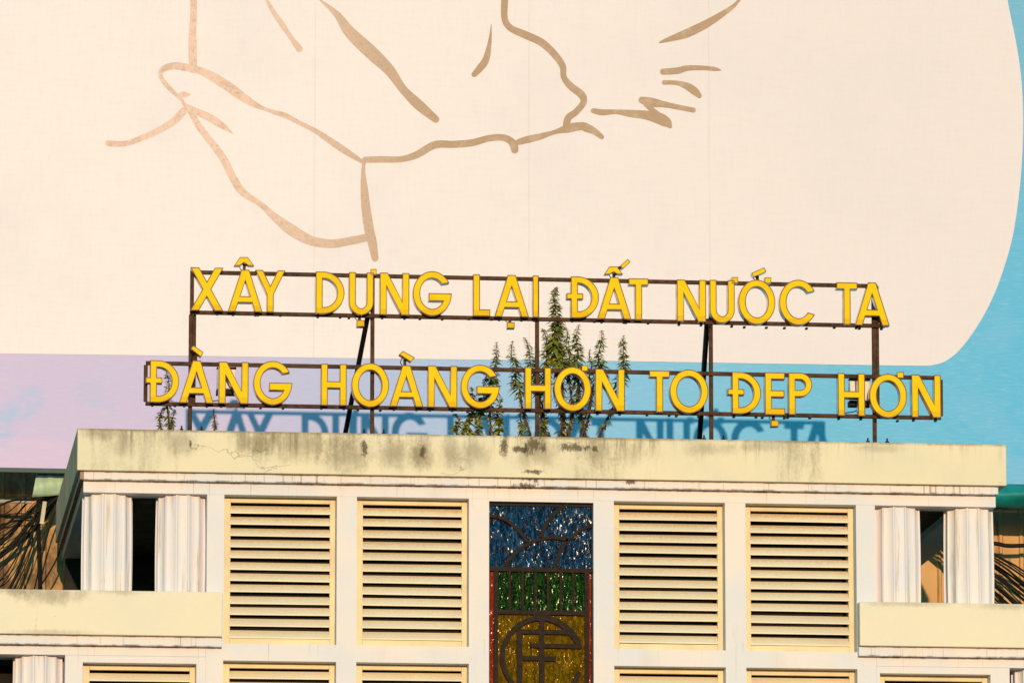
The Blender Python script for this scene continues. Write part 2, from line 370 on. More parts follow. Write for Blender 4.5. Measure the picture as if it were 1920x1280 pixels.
# pilasters beside the upper columns, side walls of the body, dark rooms behind
for a, b in ((xat(388, 1000), None),):
    pass
for x in (BX0, BX1):
    s = 1 if x == BX0 else -1
    m = MB(); m.box(min(x, x + s * .2), max(x, x + s * .2), .323, YB, 0, ZF0 - .002); m.build('side_wall', M_WHITE, bld)
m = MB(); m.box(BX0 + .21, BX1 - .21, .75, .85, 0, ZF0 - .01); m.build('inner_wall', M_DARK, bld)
m = MB(); m.box(xat(122, 1060, 5.2), BX0 - .003, 5.1, 5.2, ZB1 - .4, ZF0 + .06); m.build('shade_screen', M_SHADE, bld)  # added sheet, its near-black colour stands for shade in the left loggia
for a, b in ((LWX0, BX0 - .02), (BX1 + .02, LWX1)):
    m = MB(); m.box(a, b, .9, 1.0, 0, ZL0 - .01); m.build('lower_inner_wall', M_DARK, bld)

# fluted columns
def column_mesh(r, h):
    prof = []; N = 13
    for k in range(N):
        a0 = 2 * math.pi * k / N
        for t, d in ((0, 0), (.09, 0), (.12, .014), (.22, .024), (.4, .031), (.62, .031), (.8, .025), (.94, .016), (.97, 0)):
            prof.append((a0 + t * 2 * math.pi / N, d))
    levels = [0, .12, .3, .5, .7, .88, 1]
    m = MB(); n = len(prof); V = []
    for z in levels:
        rr = r * (1 + .02 * math.sin(math.pi * z) - .015 * z)
        V += [((rr - d) * math.cos(a), (rr - d) * math.sin(a), z * h) for a, d in prof]
    F = [(i * n + j, i * n + (j + 1) % n, (i + 1) * n + (j + 1) % n, (i + 1) * n + j) for i in range(len(levels) - 1) for j in range(n)]
    m.add(V, F); return m.mesh('column', M_COL)
cr = .27
cme = column_mesh(cr, ZF0 - ZB1 - .002)
YC = .30
for u0, u1 in ((156, 247), (294, 386), (1640, 1724), (1772, 1867)):
    c = px((u0 + u1) / 2, 1020, YC - .1)
    o = link_mesh('column', cme, bld, (c.x, YC, ZB1 + .001)); o.rotation_euler.z = .12
cml = column_mesh(cr, ZL0 - .003)
for u0, u1 in ((25, 120), (-130, -35), (1898, 1992)):
    c = px((u0 + u1) / 2, 1250, YC - .1)
    o = link_mesh('column', cml, bld, (c.x, YC, 0.0)); o.rotation_euler.z = .12

# louvred windows: frame (part) > slats
def louvre_frame(wd, ht):
    m = MB(); t, y0, y1 = .058, .17, .235
    m.box(0, t + .02, y0, y1, 0, ht); m.box(wd - t, wd, y0, y1, 0, ht)
    m.box(t + .02, wd - t, y0 + .003, y1, 0, t * .85 + .03); m.box(t + .02, wd - t, y0 + .003, y1, ht - t * .95, ht)
    return m.mesh('louvre_window', M_FRAME, bevel=.004)
NS = 12
def slat_mesh(wd, p):
    m = MB(); t = .058; x0, x1 = t + .008, wd - t + .012
    prof = [(.155, 0), (.155, .014), (.218, p * .74), (.227, p * .74), (.167, .0)]
    v = [(x, y, z) for x in (x0, x1) for y, z in prof]
    n = len(prof)
    m.add(v, [(i, (i + 1) % n, n + (i + 1) % n, n + i) for i in range(n)] + [tuple(range(n)), tuple(range(n, 2 * n))])
    return m.mesh('slat', M_SLAT)
p = (WH - .058 * 1.8 - .03) / NS
fme = louvre_frame(WW - .004, WH - .004); sme = slat_mesh(WW - .004, p)
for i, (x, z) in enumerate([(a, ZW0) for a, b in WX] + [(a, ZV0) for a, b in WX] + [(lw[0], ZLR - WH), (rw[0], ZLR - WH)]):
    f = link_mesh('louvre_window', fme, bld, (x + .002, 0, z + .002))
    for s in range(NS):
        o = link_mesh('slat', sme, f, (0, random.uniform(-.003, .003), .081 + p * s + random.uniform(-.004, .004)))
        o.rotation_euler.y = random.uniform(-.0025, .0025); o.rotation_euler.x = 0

# stained glass panel: frame (part) > panes and iron bars
YG = .10
fr = MB(); t = .012
fr.box(GX[0] + .001, GX[0] + t, YG - .02, YG + .05, ZG0, ZG1 - .001); fr.box(GX[1] - t, GX[1] - .001, YG - .02, YG + .05, ZG0, ZG1 - .001)
fr.box(GX[0] + t, GX[1] - t, YG - .02, YG + .05, ZG1 - .035, ZG1 - .001)
glass = fr.build('stained_glass_window', M_BLACKST, bld)
def gz(v): return px(1014, v, YG).z
def gx(u): return px(u, 1110, YG).x
zt = gz(1068); zm = gz(1148)
def pane(x0, x1, z0, z1, mat, label):
    m = MB(); m.box(x0, x1, YG, YG + .02, z0, z1)
    o = m.build('glass_pane', mat, glass); o['label'] = label
pane(GX[0] + .013, GX[1] - .013, zt, ZG1 - .036, M_BLUE, 'deep blue rippled glass pane at the top')
gl, gr = gx(928), gx(1100)
pane(gl, gr, zm, zt - .002, M_GREEN, 'dark green rippled glass pane behind upright bars')
pane(gl, gr, ZG0, zm - .002, M_AMBER, 'amber rippled glass pane behind the round emblem')
pane(GX[0] + .013, gl - .002, ZG0, zt - .002, M_RED, 'narrow red glass strip at the left edge')
pane(gr + .002, GX[1] - .013, ZG0, zt - .002, M_RED, 'narrow red glass strip at the right edge')
YI = YG - .035
def zp(c): return (c[0] / 3.369 + 860, c[1] / 3.369 + 900)
def ironbar(pts, wd, th=.02, name='grille_bar', smooth=True, dy=0.0):
    """flat iron strip through points of the panel, th deep"""
    q = spline(pts, 5) if smooth and len(pts) > 2 else pts
    P = [Vector((gx(u), 0, gz(v))) for u, v in q]; m = MB(); V = []
    for i, a in enumerate(P):
        d = (P[min(i + 1, len(P) - 1)] - P[max(i - 1, 0)]).normalized(); n = Vector((-d.z, 0, d.x)) * (wd / 2)
        for y in (YI - th / 2 + dy, YI + th / 2 + dy):
            V += [(a.x - n.x, y, a.z - n.z), (a.x + n.x, y, a.z + n.z)]
    F = [(0, 1, 3, 2)]; e = (len(P) - 1) * 4; F.append((e, e + 2, e + 3, e + 1))
    for i in range(len(P) - 1):
        o = i * 4; F += [(o, o + 4, o + 5, o + 1), (o + 2, o + 3, o + 7, o + 6), (o, o + 2, o + 6, o + 4), (o + 1, o + 5, o + 7, o + 3)]
    m.add(V, F); return m.build(name, M_IRON, glass)
for arc in ([(185, 232), (250, 240), (310, 265), (370, 315), (432, 392)], [(290, 548), (330, 490), (405, 425), (500, 378), (600, 363), (688, 377)],
            [(692, 146), (640, 178), (590, 228), (545, 290), (510, 368)], [(850, 282), (790, 300), (735, 335), (680, 385), (640, 450), (598, 552)]):
    ironbar([zp(c) for c in arc], .036)
ironbar([(915, 1068), (1113, 1069)], .045, .03, smooth=False, dy=.004)
ironbar([(926, 1148.5), (1103, 1149)], .046, .03, smooth=False, dy=.004)
for u in (929, 1099.5): ironbar([(u, 1072), (u, 1500)], .045, .028, smooth=False)
for i, u in enumerate((955, 979.6, 1003, 1027, 1050.5, 1073.6)):
    ironbar([(u + random.uniform(-.7, .7), v) for v in (1072, 1090, 1108, 1126, 1146)], .024, .018)
cx, cy, rr = 1015.5, 1233, 74
ang = [R(-15 - a) for a in range(-2, 330, 8)]
ironbar([(cx + rr * math.cos(a), cy + rr * math.sin(a)) for a in [R(-17 - i * 323 / 44) for i in range(45)]], .052, .026, 'emblem_ring', dy=-.001)
ironbar([(1015, 1152), (1015, 1312)], .056, .03, 'emblem_bar', False)
ironbar([(973.5, 1180), (973.5, 1290)], .058, .03, 'emblem_bar', False, dy=.002)
ironbar([(979, 1184.5), (1076, 1185)], .048, .022, 'emblem_bar', False)
ironbar([(993, 1210), (1090, 1211)], .048, .023, 'emblem_bar', False)
ironbar([(977, 1234), (1041, 1235)], .050, .024, 'emblem_bar', False)
ironbar([(1022, 1161), (1042, 1168), (1060, 1180), (1074, 1196), (1084, 1212)], .03, .021, 'emblem_bar')
ironbar([(1000, 1157), (1015, 1153), (1030, 1157)], .075, .02, 'emblem_bar')

# ------------------------------------------------------------------ rooftop sign
YS = -0.03                                       # frame plane
sgn_base = Vector((0, YS, ZP1)); sign = empty('rooftop_sign', sgn_base)
tag(sign, 'two line rooftop sign of yellow capital letters on a rusty brown steel frame', 'sign')
def L(p): return Vector(p) - sgn_base
def rowz(pts, Y=YS): return zlev(pts, Y)
B = .041
z1t = rowz([(400, 513), (700, 517.5), (1010, 523), (1330, 529.5), (1640, 536)]); z1b = rowz([(365, 587), (700, 593), (1010, 598), (1330, 605), (1640, 609)])
z2t = rowz([(300, 682), (700, 687), (1010, 693.5), (1330, 701), (1750, 709)]); z2b = rowz([(300, 757), (700, 764), (1010, 770), (1330, 775), (1750, 783)])
def sbar(name, x0, z0, x1, z1, wd=B, y=YS, mat=None, y1=None):
    m = MB(); m.bar(L((x0, y, z0)), L((x1, y if y1 is None else y1, z1)), wd, wd)
    return m.build(name, mat or M_STEEL, sign, bevel=.004)
xa, xb = xat(360, 550, YS), xat(1645, 580, YS)
sbar('frame_bar', xa + B / 2 + .001, z1t, xb, z1t); sbar('frame_bar', xa + B / 2 + .001, z1b, xat(1660, 609, YS), z1b)
xc, xd = xat(273, 720, YS), xat(1764, 745, YS)
sbar('frame_bar', xc, z2t, xd, z2t); sbar('frame_bar', xc, z2b, xd, z2b)
for x in (xc, xd): sbar('frame_end', x, z2b + B / 2 + .001, x, z2t - B / 2 - .001)
sbar('frame_end', xa, z1b - B / 2, xa, z1t + B / 2)
YQ = YS + B + .003
for u, vt, d in ((357, 590, 1), (698, 510, 0), (1007, 520, 0), (1333, 528, 0), (1639, 536, 1)):
    x = xat(u, 700, YQ); z = px(u, vt, YQ).z
    sbar('post', x, ZP1 + .002, x, z, .042, YQ)
    if d: sbar('post', x + .040, z2b + .03, x + .040, z, .034, YQ + .01)
    # bolts at the foot
    for s in (-1, 1):
        m = MB(); c = L((x + s * .105 + .01, YP + .06, ZP1)); m.box(c.x - .018, c.x + .018, c.y - .018, c.y + .018, c.z, c.z + .022)
        m.tube([(c.x, c.y, c.z + .02), (c.x, c.y, c.z + .055)], .009); m.build('anchor_bolt', M_BLACKST, sign)
for a, b in (((690, 590), (644, 830)), ((1326, 600), (1310, 845))):
    pa, pb = px(*a, YQ + .05), px(*b, 1.7)
    m = MB(); m.bar(L(pa), L(pb), .05, .05); m.build('brace', M_BLACKST, sign, bevel=.004)

# --- letter outlines in photo pixels, origin bottom left
def ell(cx, cy, rx, ry, a0, a1, n=26): return [(cx + rx * math.cos(R(a0 + (a1 - a0) * i / n)), cy + ry * math.sin(R(a0 + (a1 - a0) * i / n))) for i in range(n + 1)]
def glyph(ch, w, h, s=13.0):
    q = s * 1.1; t = s * .97
    if ch == 'I': return [[(0, 0), (w, 0), (w, h), (0, h)]]
    if ch == 'L': return [[(0, 0), (w, 0), (w, t), (s, t), (s, h), (0, h)]]
    if ch == 'T': c = w / 2; return [[(c - s / 2, 0), (c + s / 2, 0), (c + s / 2, h - t), (w, h - t), (w, h), (0, h), (0, h - t), (c - s / 2, h - t)]]
    if ch == 'H': y = h * .5; return [[(0, 0), (s, 0), (s, y - t / 2), (w - s, y - t / 2), (w - s, 0), (w, 0), (w, h), (w - s, h), (w - s, y + t / 2), (s, y + t / 2), (s, h), (0, h)]]
    if ch == 'E': y = h * .5; return [[(0, 0), (w, 0), (w, t), (s, t), (s, y - t / 2), (w * .97, y - t / 2), (w * .97, y + t / 2), (s, y + t / 2), (s, h - t), (w, h - t), (w, h), (0, h)]]
    if ch == 'A':
        a = q * .52; k = (w / 2 - a) / h
        xl = lambda y: q + y * k
        y0, y1 = .22 * h, .37 * h; yt = (w / 2 - q) / k
        return [[(0, 0), (q, 0), (xl(y0), y0), (w - xl(y0), y0), (w - q, 0), (w, 0), (w / 2 + a, h), (w / 2 - a, h)],
                [(xl(y1), y1), (w / 2, yt), (w - xl(y1), y1)]]
    if ch == 'Y':
        yj = .42 * h; k = (w / 2 - s / 2) / (h - yj); yi = h - (w / 2 - q) / k
        return [[(w / 2 - s / 2, 0), (w / 2 + s / 2, 0), (w / 2 + s / 2, yj), (w, h), (w - q, h), (w / 2, yi), (q, h), (0, h), (w / 2 - s / 2, yj)]]
    if ch == 'X':
        q = s * 1.25; k = (w - q) / h; yb = (w - 2 * q) / (2 * k)
        return [[(0, 0), (q, 0), (w / 2, yb), (w - q, 0), (w, 0), ((w + q) / 2, h / 2), (w, h), (w - q, h), (w / 2, h - yb), (q, h), (0, h), ((w - q) / 2, h / 2)]]
    if ch == 'N':
        e = s * 1.15; k = h / (w - e)
        return [[(0, 0), (s, 0), (s, h - s * k), (w - e, 0), (w, 0), (w, h), (w - s, h), (w - s, h - (w - s - e) * k), (e, h), (0, h)]]
    if ch == 'D':
        r = min(h / 2, w * .74); cx = w - r
        o = [(0, 0)] + ell(cx, h / 2, r, h / 2, -90, 90) + [(0, h)]
        i = [(s, t)] + ell(cx, h / 2, r - s * 1.05, h / 2 - t, -90, 90) + [(s, h - t)]
        return [o, i[::-1]]
    if ch == 'DD':
        r = min(h / 2, w * .74); cx = w - r; ya, yb = h * .455, h * .595; e = s * .55
        o = [(0, 0)] + ell(cx, h / 2, r, h / 2, -90, 90) + [(0, h), (0, yb), (-s * .62, yb), (-s * .62, ya), (0, ya)]
        i = [(s, t)] + ell(cx, h / 2, r - s * 1.05, h / 2 - t, -90, 90) + [(s, h - t), (s, yb), (s + e * 1.4, yb), (s + e * 1.4, ya), (s, ya)]
        return [o, i[::-1]]
    if ch == 'P':
        r = h * .285; cy = h - r; cx = w - r
        o = [(0, 0), (s, 0), (s, h - 2 * r)] + ell(cx, cy, r, r, -90, 90) + [(0, h)]
        i = [(s, h - 2 * r + t)] + ell(cx, cy, r - t, r - t, -90, 90) + [(s, h - t)]
        return [o, i[::-1]]
    if ch == 'U':
        ry = .31 * h
        return [[(0, h)] + ell(w / 2, ry, w / 2, ry, 180, 360) + [(w, h), (w - s, h)] + ell(w / 2, ry, w / 2 - s, ry - t, 360, 180) + [(s, h)]]
    if ch == 'O': return [ell(w / 2, h / 2, w / 2, h / 2, 0, 360, 56)[:-1], ell(w / 2, h / 2, w / 2 - s * 1.05, h / 2 - s, 360, 0, 56)[:-1]]
    if ch == 'C':
        rx = w / 1.86; ry = h / 2
        return [ell(rx, ry, rx, ry, 31, 329, 46) + ell(rx, ry, rx - s * 1.05, ry - s, 322, 38, 46)]
    if ch == 'G':
        rx, ry = w / 2, h / 2; a = math.degrees(math.asin((.335 * h - ry) / (ry - s)))
        return [ell(rx, ry, rx, ry, 29, 358, 50) + [(w, .51 * h), (.41 * w, .51 * h), (.41 * w, .335 * h)] + ell(rx, ry, rx - s * 1.05, ry - s, 360 + a, 38, 46)]
def area(l): return sum(a[0] * b[1] - b[0] * a[1] for a, b in zip(l, l[1:] + l[:1])) / 2
def inset(loop, d):
    out = []; n = len(loop)
    for i in range(n):
        p = Vector(loop[i]); a = (p - Vector(loop[i - 1])); b = (Vector(loop[(i + 1) % n]) - p)
        if a.length < 1e-6: a = b
        if b.length < 1e-6: b = a
        a.normalize(); b.normalize(); na = Vector((-a.y, a.x)); nb = Vector((-b.y, b.x)); m = na + nb
        if m.length < .3: out.append(tuple(p + na * d)); continue
        m.normalize(); out.append(tuple(p + m * (d / max(.45, m.dot(na)))))
    return out
def clean(l):
    o = []
    for p in l:
        if not o or (abs(p[0] - o[-1][0]) + abs(p[1] - o[-1][1])) > .05: o.append(p)
    if abs(o[0][0] - o[-1][0]) + abs(o[0][1] - o[-1][1]) < .05: o.pop()
    return o
def orient(loops):
    return [clean(l if (area(l) > 0) == (i == 0) else l[::-1]) for i, l in enumerate(loops)]
TH = .11                                        # depth of the channel letters
def channel(loops, to3, rim, mb, with_face):
    """steel return, brass rim and (for marks) the face, into mb; to3 maps (x, y, depth) to space"""
    ins = [inset(l, rim) for l in loops]
    for l, i in zip(loops, ins):
        n = len(l)
        V = [to3(*p, 0) for p in l] + [to3(*p, TH) for p in l] + [to3(*p, 0) for p in i] + [to3(*p, .006) for p in i]
        for k in range(n):
            e = (k + 1) % n
            mb.add([V[k], V[e], V[n + e], V[n + k]], [(0, 1, 2, 3)], 0)
            mb.add([V[k], V[e], V[2 * n + e], V[2 * n + k]], [(0, 1, 2, 3)], 1)
            mb.add([V[2 * n + k], V[2 * n + e], V[3 * n + e], V[3 * n + k]], [(0, 1, 2, 3)], 1)
    fl = [p for l in loops for p in l]
    T = tessellate_polygon([[Vector((a, b, 0)) for a, b in l] for l in loops])
    mb.add([to3(*p, TH) for p in fl], T, 0)
    fi = [p for l in ins for p in l]; T = tessellate_polygon([[Vector((a, b, 0)) for a, b in l] for l in ins])
    if with_face: mb.add([to3(*p, .005) for p in fi], T, 2)
    return fi, T
YF = YS - B / 2 - TH - .004                      # front plane of the letters
def place(u0, v0, u1, v1):
    a, b = px(u0, (v0 + v1) / 2, YF), px(u1, (v0 + v1) / 2, YF); zb, zt_ = px((u0 + u1) / 2, v1, YF).z, px((u0 + u1) / 2, v0, YF).z
    w, h = u1 - u0, v1 - v0
    def to3(x, y, d): return L((a.x + (b.x - a.x) * x / w, YF + d, zb + (zt_ - zb) * y / h))
    return w, h, to3
def pix3(u, v, d):
    q = px(u, v, YF); return L((q.x, YF + d, q.z))
letters_made = []
def letter(ch, box, label, marks=()):
    u0, v0, u1, v1 = box; u0 += 2.2; v1 -= 2.6; v0 += .4
    w, h, to3 = place(u0, v0, u1, v1)
    loops = orient(glyph(ch, w, h))
    o_ = to3(w / 2, 0, TH)
    t3 = lambda x, y, d: to3(x, y, d) - o_
    mb = MB(); fi, T = channel(loops, t3, 1.5, mb, False)
    if ch == 'D' and any(m[0] == 'stroke' for m in marks): pass
    obj = mb.build('letter', [M_RET, M_RIM], sign, loc=o_); obj['label'] = label
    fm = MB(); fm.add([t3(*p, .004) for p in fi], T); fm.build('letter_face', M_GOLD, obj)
    for e in ((-1, 1) if w > 30 else (0,)):
        k = MB(); xx = .12 * e
        k.box(xx - .012, xx + .012, -.012, .055, -.021, -.004); k.build('letter_clip', M_BLACKST, obj)
    for m in marks:
        kind, pts = m[0], m[1]
        if len(pts) == 2: pts = [(pts[0][0], pts[1][1]), pts[1], (pts[1][0], pts[0][1]), pts[0]]
        lp = orient([[(a, -b) for a, b in pts]])
        k = MB(); dz = -.004 if kind in ('stroke', 'horn') else 0
        channel(lp, lambda x, y, d: pix3(x, -y, d + dz) - o_, 1.1, k, True)
        k.build({'stroke': 'cross_stroke', 'horn': 'horn_mark', 'dot': 'dot_mark', 'hat': 'circumflex', 'acute': 'acute_accent', 'grave': 'grave_accent'}[kind], [M_RET, M_RIM, M_GOLD], obj)
        if len(m) > 2:                            # bracket that carries the mark
            (ua, va), (ub, vb) = m[2]
            k = MB(); pa, pb = px(ua, va, YS), px(ub, vb, YS)
            k.bar(L(pa) - o_, L(pb) - o_, .03, .03); k.build('bracket', M_STEEL, obj)
            k = MB(); dx = -.03
            k.tube([L(pa) - o_ + Vector((dx, 0, 0)), (L(pa) + L(pb)) / 2 - o_ + Vector((dx * 1.6, 0, 0)), L(pb) - o_ + Vector((dx * .4, 0, 0))], .005, 5)
            k.build('wire', M_CABLE, obj)
def hat(x0, y0, x1, y1):
    c = (x0 + x1) / 2
    return ('hat', [(x0, y1), (c - 8, y0), (c + 7, y0), (x1, y1), (x1 - 11, y1 - .5), (c, y0 + 10), (x0 + 11, y1 - .5)])
UP1, LO1 = 'upper line', 'lower line'
letter('X', (354.6, 501, 419, 585), 'letter X that opens the upper line')
letter('A', (425, 505, 492.5, 587), 'letter A under a circumflex, in the first word of the upper line', [hat(439, 482, 476.5, 498) + (((458, 492), (458, 513)),)])
letter('Y', (476.5, 506, 535, 587.6), 'letter Y, the only one, ending the first upper word')
letter('D', (589.8, 509, 646, 591), 'letter D without a cross stroke, upper line')
letter('U', (652, 510, 700.6, 593), 'letter U with a horn and a dot hanging below it, upper line', [('horn', [(695, 504.5), (706, 515)]), ('dot', [(669, 600), (683.5, 612)], ((674, 592), (674, 602)))])
letter('N', (710, 511, 767.5, 593), 'letter N before the upper G')
letter('G', (772, 508, 847, 594.6), 'letter G of the upper line')
letter('L', (884.8, 514, 919.4, 595), 'letter L, the only one')
letter('A', (925, 515, 992, 596.5), 'letter A with a dot hanging below it, between L and I', [('dot', [(951, 604), (965, 615)], ((956, 597), (956, 606)))])
letter('I', (996.7, 516, 1010, 597.4), 'letter I, the only one, in front of the middle post')
letter('DD', (1068.4, 518, 1123, 599), 'crossed letter D of the upper line')
letter('A', (1117.6, 519, 1184, 600.8), 'letter A under a circumflex and a tilted acute accent, upper line',
       [hat(1133, 499.5, 1168, 514) + (((1151, 508), (1151, 526)),), ('acute', [(1163, 498), (1177, 485.5), (1182.5, 491), (1168, 504)], ((1158, 506), (1167, 499)))])
letter('T', (1176.7, 521.5, 1216, 602), 'letter T that ends the fourth word of the upper line')
letter('N', (1267, 524, 1324, 605.6), 'letter N that opens the fifth word of the upper line')
letter('U', (1328.5, 524.5, 1377.6, 608), 'letter U with a horn and no dot, upper line', [('horn', [(1372, 519.5), (1384, 531)])])
letter('O', (1382.5, 524, 1453.8, 610.5), 'letter O with a horn and an acute accent above, upper line',
       [('horn', [(1434, 520), (1446, 531)]), ('acute', [(1409.5, 511.5), (1433, 501), (1437, 509.5), (1413, 519.5)], ((1420, 514), (1420, 528)))])
letter('C', (1459, 524, 1528, 612), 'letter C, the only one')
letter('T', (1566.5, 529, 1608, 611), 'letter T of the last upper word')
letter('A', (1600.7, 529, 1668, 612.7), 'plain letter A that ends the upper line')
letter('DD', (279, 675, 336, 757), 'crossed letter D that opens the lower line')
letter('A', (333.8, 675, 401, 758), 'letter A with a grave accent, first word of the lower line', [('grave', [(357.5, 653.5), (362.5, 647), (381.6, 660), (377, 669)], ((367, 662), (367, 684)))])
letter('N', (408, 677.6, 466, 759), 'letter N in front of the left floodlight')
letter('G', (472.8, 676, 548, 761.7), 'letter G that ends the first lower word')
letter('H', (599.6, 681.5, 650, 762.5), 'letter H that opens the second lower word')
letter('O', (657, 680, 729.5, 765.5), 'plain letter O in front of the second post, lower line')
letter('A', (728, 684, 794, 764.7), 'letter A with a grave accent, second word of the lower line', [('grave', [(748.5, 664), (755.5, 657.5), (778, 670), (770.5, 678)], ((759, 670), (759, 690)))])
letter('N', (799.8, 685, 857.5, 766), 'letter N in the second lower word, before the G')
letter('G', (861.7, 683, 936.8, 768), 'letter G in front of leafy weeds, lower line')
letter('H', (981.8, 688, 1033.8, 769), 'letter H in front of the middle post')
letter('O', (1036.6, 687, 1108.6, 773), 'letter O with a horn, in front of the tall weeds', [('horn', [(1090.5, 684.5), (1102.5, 695.5)])])
letter('N', (1114, 691, 1171.6, 773), 'letter N that ends the third lower word, in front of weeds')
letter('T', (1215.5, 694, 1256, 775), 'letter T of the lower line, the only one there')
letter('O', (1253.6, 692, 1328, 777), 'plain letter O just left of the fourth post, lower line')
letter('DD', (1370.5, 697, 1427, 778.4), 'crossed letter D in the right half of the lower line')
letter('E', (1432, 697.6, 1472, 780), 'letter E with a dot hanging below it, the only E', [('dot', [(1446, 787.5), (1460, 799)], ((1450, 780), (1450, 789)))])
letter('P', (1476.4, 698, 1523, 780), 'letter P, the only one')
letter('H', (1569, 699, 1622, 782), 'letter H in front of the right floodlight')
letter('O', (1628, 700, 1700.5, 785.5), 'letter O with a horn, in the last lower word', [('horn', [(1682, 697), (1694.5, 708.5)])])
letter('N', (1707, 702, 1764.5, 785), 'letter N that ends the lower line')

# ------------------------------------------------------------------ floodlights fixed behind the lower line
M_LAMP = simple('pale lamp housing', col(250, 236, 205), .5, 0, .05, 4)
def floodlight(u0, v0, u1, v1, label):
    y = YQ + .04; a, b = px(u0, v0, y), px(u1, v1, y); base = Vector(((a.x + b.x) / 2, y, b.z))
    t = empty('floodlight', base); tag(t, label, 'floodlight', 'floodlights behind the lower line of letters')
    w2 = (b.x - a.x) / 2; h = a.z - b.z; d = h * .22
    m = MB(); m.add([(-w2, 0, d), (w2, 0, d), (w2, .02, h), (-w2, .02, h), (-w2, .16, d + .03), (w2, .16, d + .03), (w2, .12, h - .02), (-w2, .12, h - .02)],
                    [(0, 1, 2, 3), (4, 7, 6, 5), (0, 4, 5, 1), (1, 5, 6, 2), (2, 6, 7, 3), (3, 7, 4, 0)])
    m.build('housing', M_LAMP, t, bevel=.006)
    m = MB(); m.box(-w2 - .008, w2 + .008, .003, .14, 0, d - .002); m.build('ballast_box', M_BLACKST, t, bevel=.004)
    m = MB(); m.box(-w2 - .006, w2 + .006, .002, .1, h + .001, h + .014); m.build('hood', M_BLACKST, t)
    q = spline([(0, .06, -.002), (-.05, .06, -.05), (-.14, .04, -.07), (-.2, .02, -.09)], 5)
    m = MB(); m.tube(q, .006, 5); m.build('lead', M_CABLE, t)
floodlight(408, 690, 442, 739, 'pale floodlight behind the N of the first lower word, at the left end')
floodlight(1594, 711, 1632, 761, 'pale floodlight behind the H and O of the last lower word, at the right end')

# ------------------------------------------------------------------ billboard
YBB = 5.5
bb_base = px(960, 884, YBB); bb = empty('billboard', (0, YBB, bb_base.z))
tag(bb, 'huge printed billboard, cream field with tan line drawing over a lavender and blue ground', 'billboard')
BB0 = Vector((0, YBB, bb_base.z))
def mat_print_blue():
    k = NB('printed blue ground'); x, y, z = k.xyz()
    xl, xr = px(0, 750, YBB).x, px(1920, 750, YBB).x
    t = k.n('ShaderNodeMapRange'); k.l(x, t.inputs[0]); t.inputs[1].default_value = xl; t.inputs[2].default_value = xr
    wob = k.math('ADD', t.outputs[0], k.math('MULTIPLY', k.math('SUBTRACT', k.noise(.5), .5), .10))
    r = k.n('ShaderNodeValToRGB'); k.l(wob, r.inputs[0]); e = r.color_ramp.elements
    e[0].position = .0; e[0].color = col(217, 197, 213); e[1].position = 1; e[1].color = col(108, 190, 212)
    for p_, c in ((.2, col(212, 195, 211)), (.36, col(192, 197, 214)), (.48, col(163, 196, 214)), (.62, col(141, 197, 215)), (.8, col(120, 193, 210))):
        q = e.new(p_); q.color = c
    c = r.outputs[0]
    left = k.step(x, px(0, 750, YBB).x, px(420, 750, YBB).x, 1, .15)
    c = k.mix(k.math('MULTIPLY', k.step(k.noise(1.3, (1, 1, 1.4), 5, .6), .5, .68, 0, .75), left), c, col(172, 200, 218))
    zl = px(0, 822, YBB).z
    c = k.mix(k.math('MULTIPLY', k.step(k.math('ADD', z, k.math('MULTIPLY', k.noise(1.6), .12)), zl + .02, zl + .09, .6, 0), left), c, col(230, 200, 212))
    up = k.step(z, px(1900, 640, YBB).z, px(1900, 80, YBB).z, 0, .5)
    c = k.mix(up, c, col(140, 186, 194))
    c = k.mix(k.step(k.noise(40, (.15, 1, 1.6), 4, .6), .45, .7, 0, .10), c, (.75, .8, .85, 1))
    k.bump(k.noise(1.0, detail=4), .25, .03)
    return k.out(c, .7, 0, .03)
def mat_print_cream():
    k = NB('printed cream field'); x, y, z = k.xyz()
    t = k.step(x, px(300, 300, YBB).x, px(1900, 300, YBB).x)
    c = k.mix(t, col(253, 237, 219), col(245, 229, 212))
    c = k.mix(k.step(k.noise(.55, detail=5, rough=.6), .45, .72, 0, .35), c, col(236, 222, 206))
    wv = k.noise(26, (1, 1, .12), 4, .65); wh = k.noise(26, (.12, 1, 1), 4, .65)
    c = k.mix(k.step(k.math('ADD', wv, wh), .95, 1.22, 0, .08), c, col(212, 194, 176))
    c = k.mix(k.step(k.noise(70, (1, 1, 1), 3, .6), .62, .74, 0, .10), c, col(190, 170, 150))
    for u in (590, 992, 1330):                   # welded seams of the vinyl
        d = k.math('ABSOLUTE', k.math('SUBTRACT', x, px(u, 300, YBB).x))
        c = k.mix(k.math('MULTIPLY', k.step(d, .003, .012, .22, 0), k.step(k.noise(1.1, (.1, 1, 1)), .38, .5, .25, 1)), c, col(205, 185, 160))
    k.bump(k.noise(1.2, detail=4), .25, .03)
    return k.out(c, .7, 0, .05)
def mat_print_line():
    k = NB('printed tan line'); x, y, z = k.xyz()
    t = k.step(x, px(420, 200, YBB).x, px(900, 200, YBB).x)
    c = k.mix(t, col(246, 206, 174), col(190, 156, 118))
    c = k.mix(k.step(k.noise(7, (1, 1, 1), 6, .7), .46, .66, 0, .65), c, col(212, 178, 142))
    c = k.mix(k.step(k.noise(40, (1, 1, 1), 4, .6), .52, .68, 0, .4), c, col(166, 138, 106))
    return k.out(c, .6, 0, .15)
x0, x1 = px(-500, 700, YBB).x, px(2420, 700, YBB).x; ztop = px(960, -420, YBB).z
zb = zlev([(20, 882), (1900, 905)], YBB)
m = MB(); m.box(x0, x1, 0, .08, zb - BB0.z, ztop - BB0.z); m.build('sheet', mat_print_blue(), bb)
def bbp(u, v, y): q = px(u, v, YBB); return (q.x, y, q.z - BB0.z)
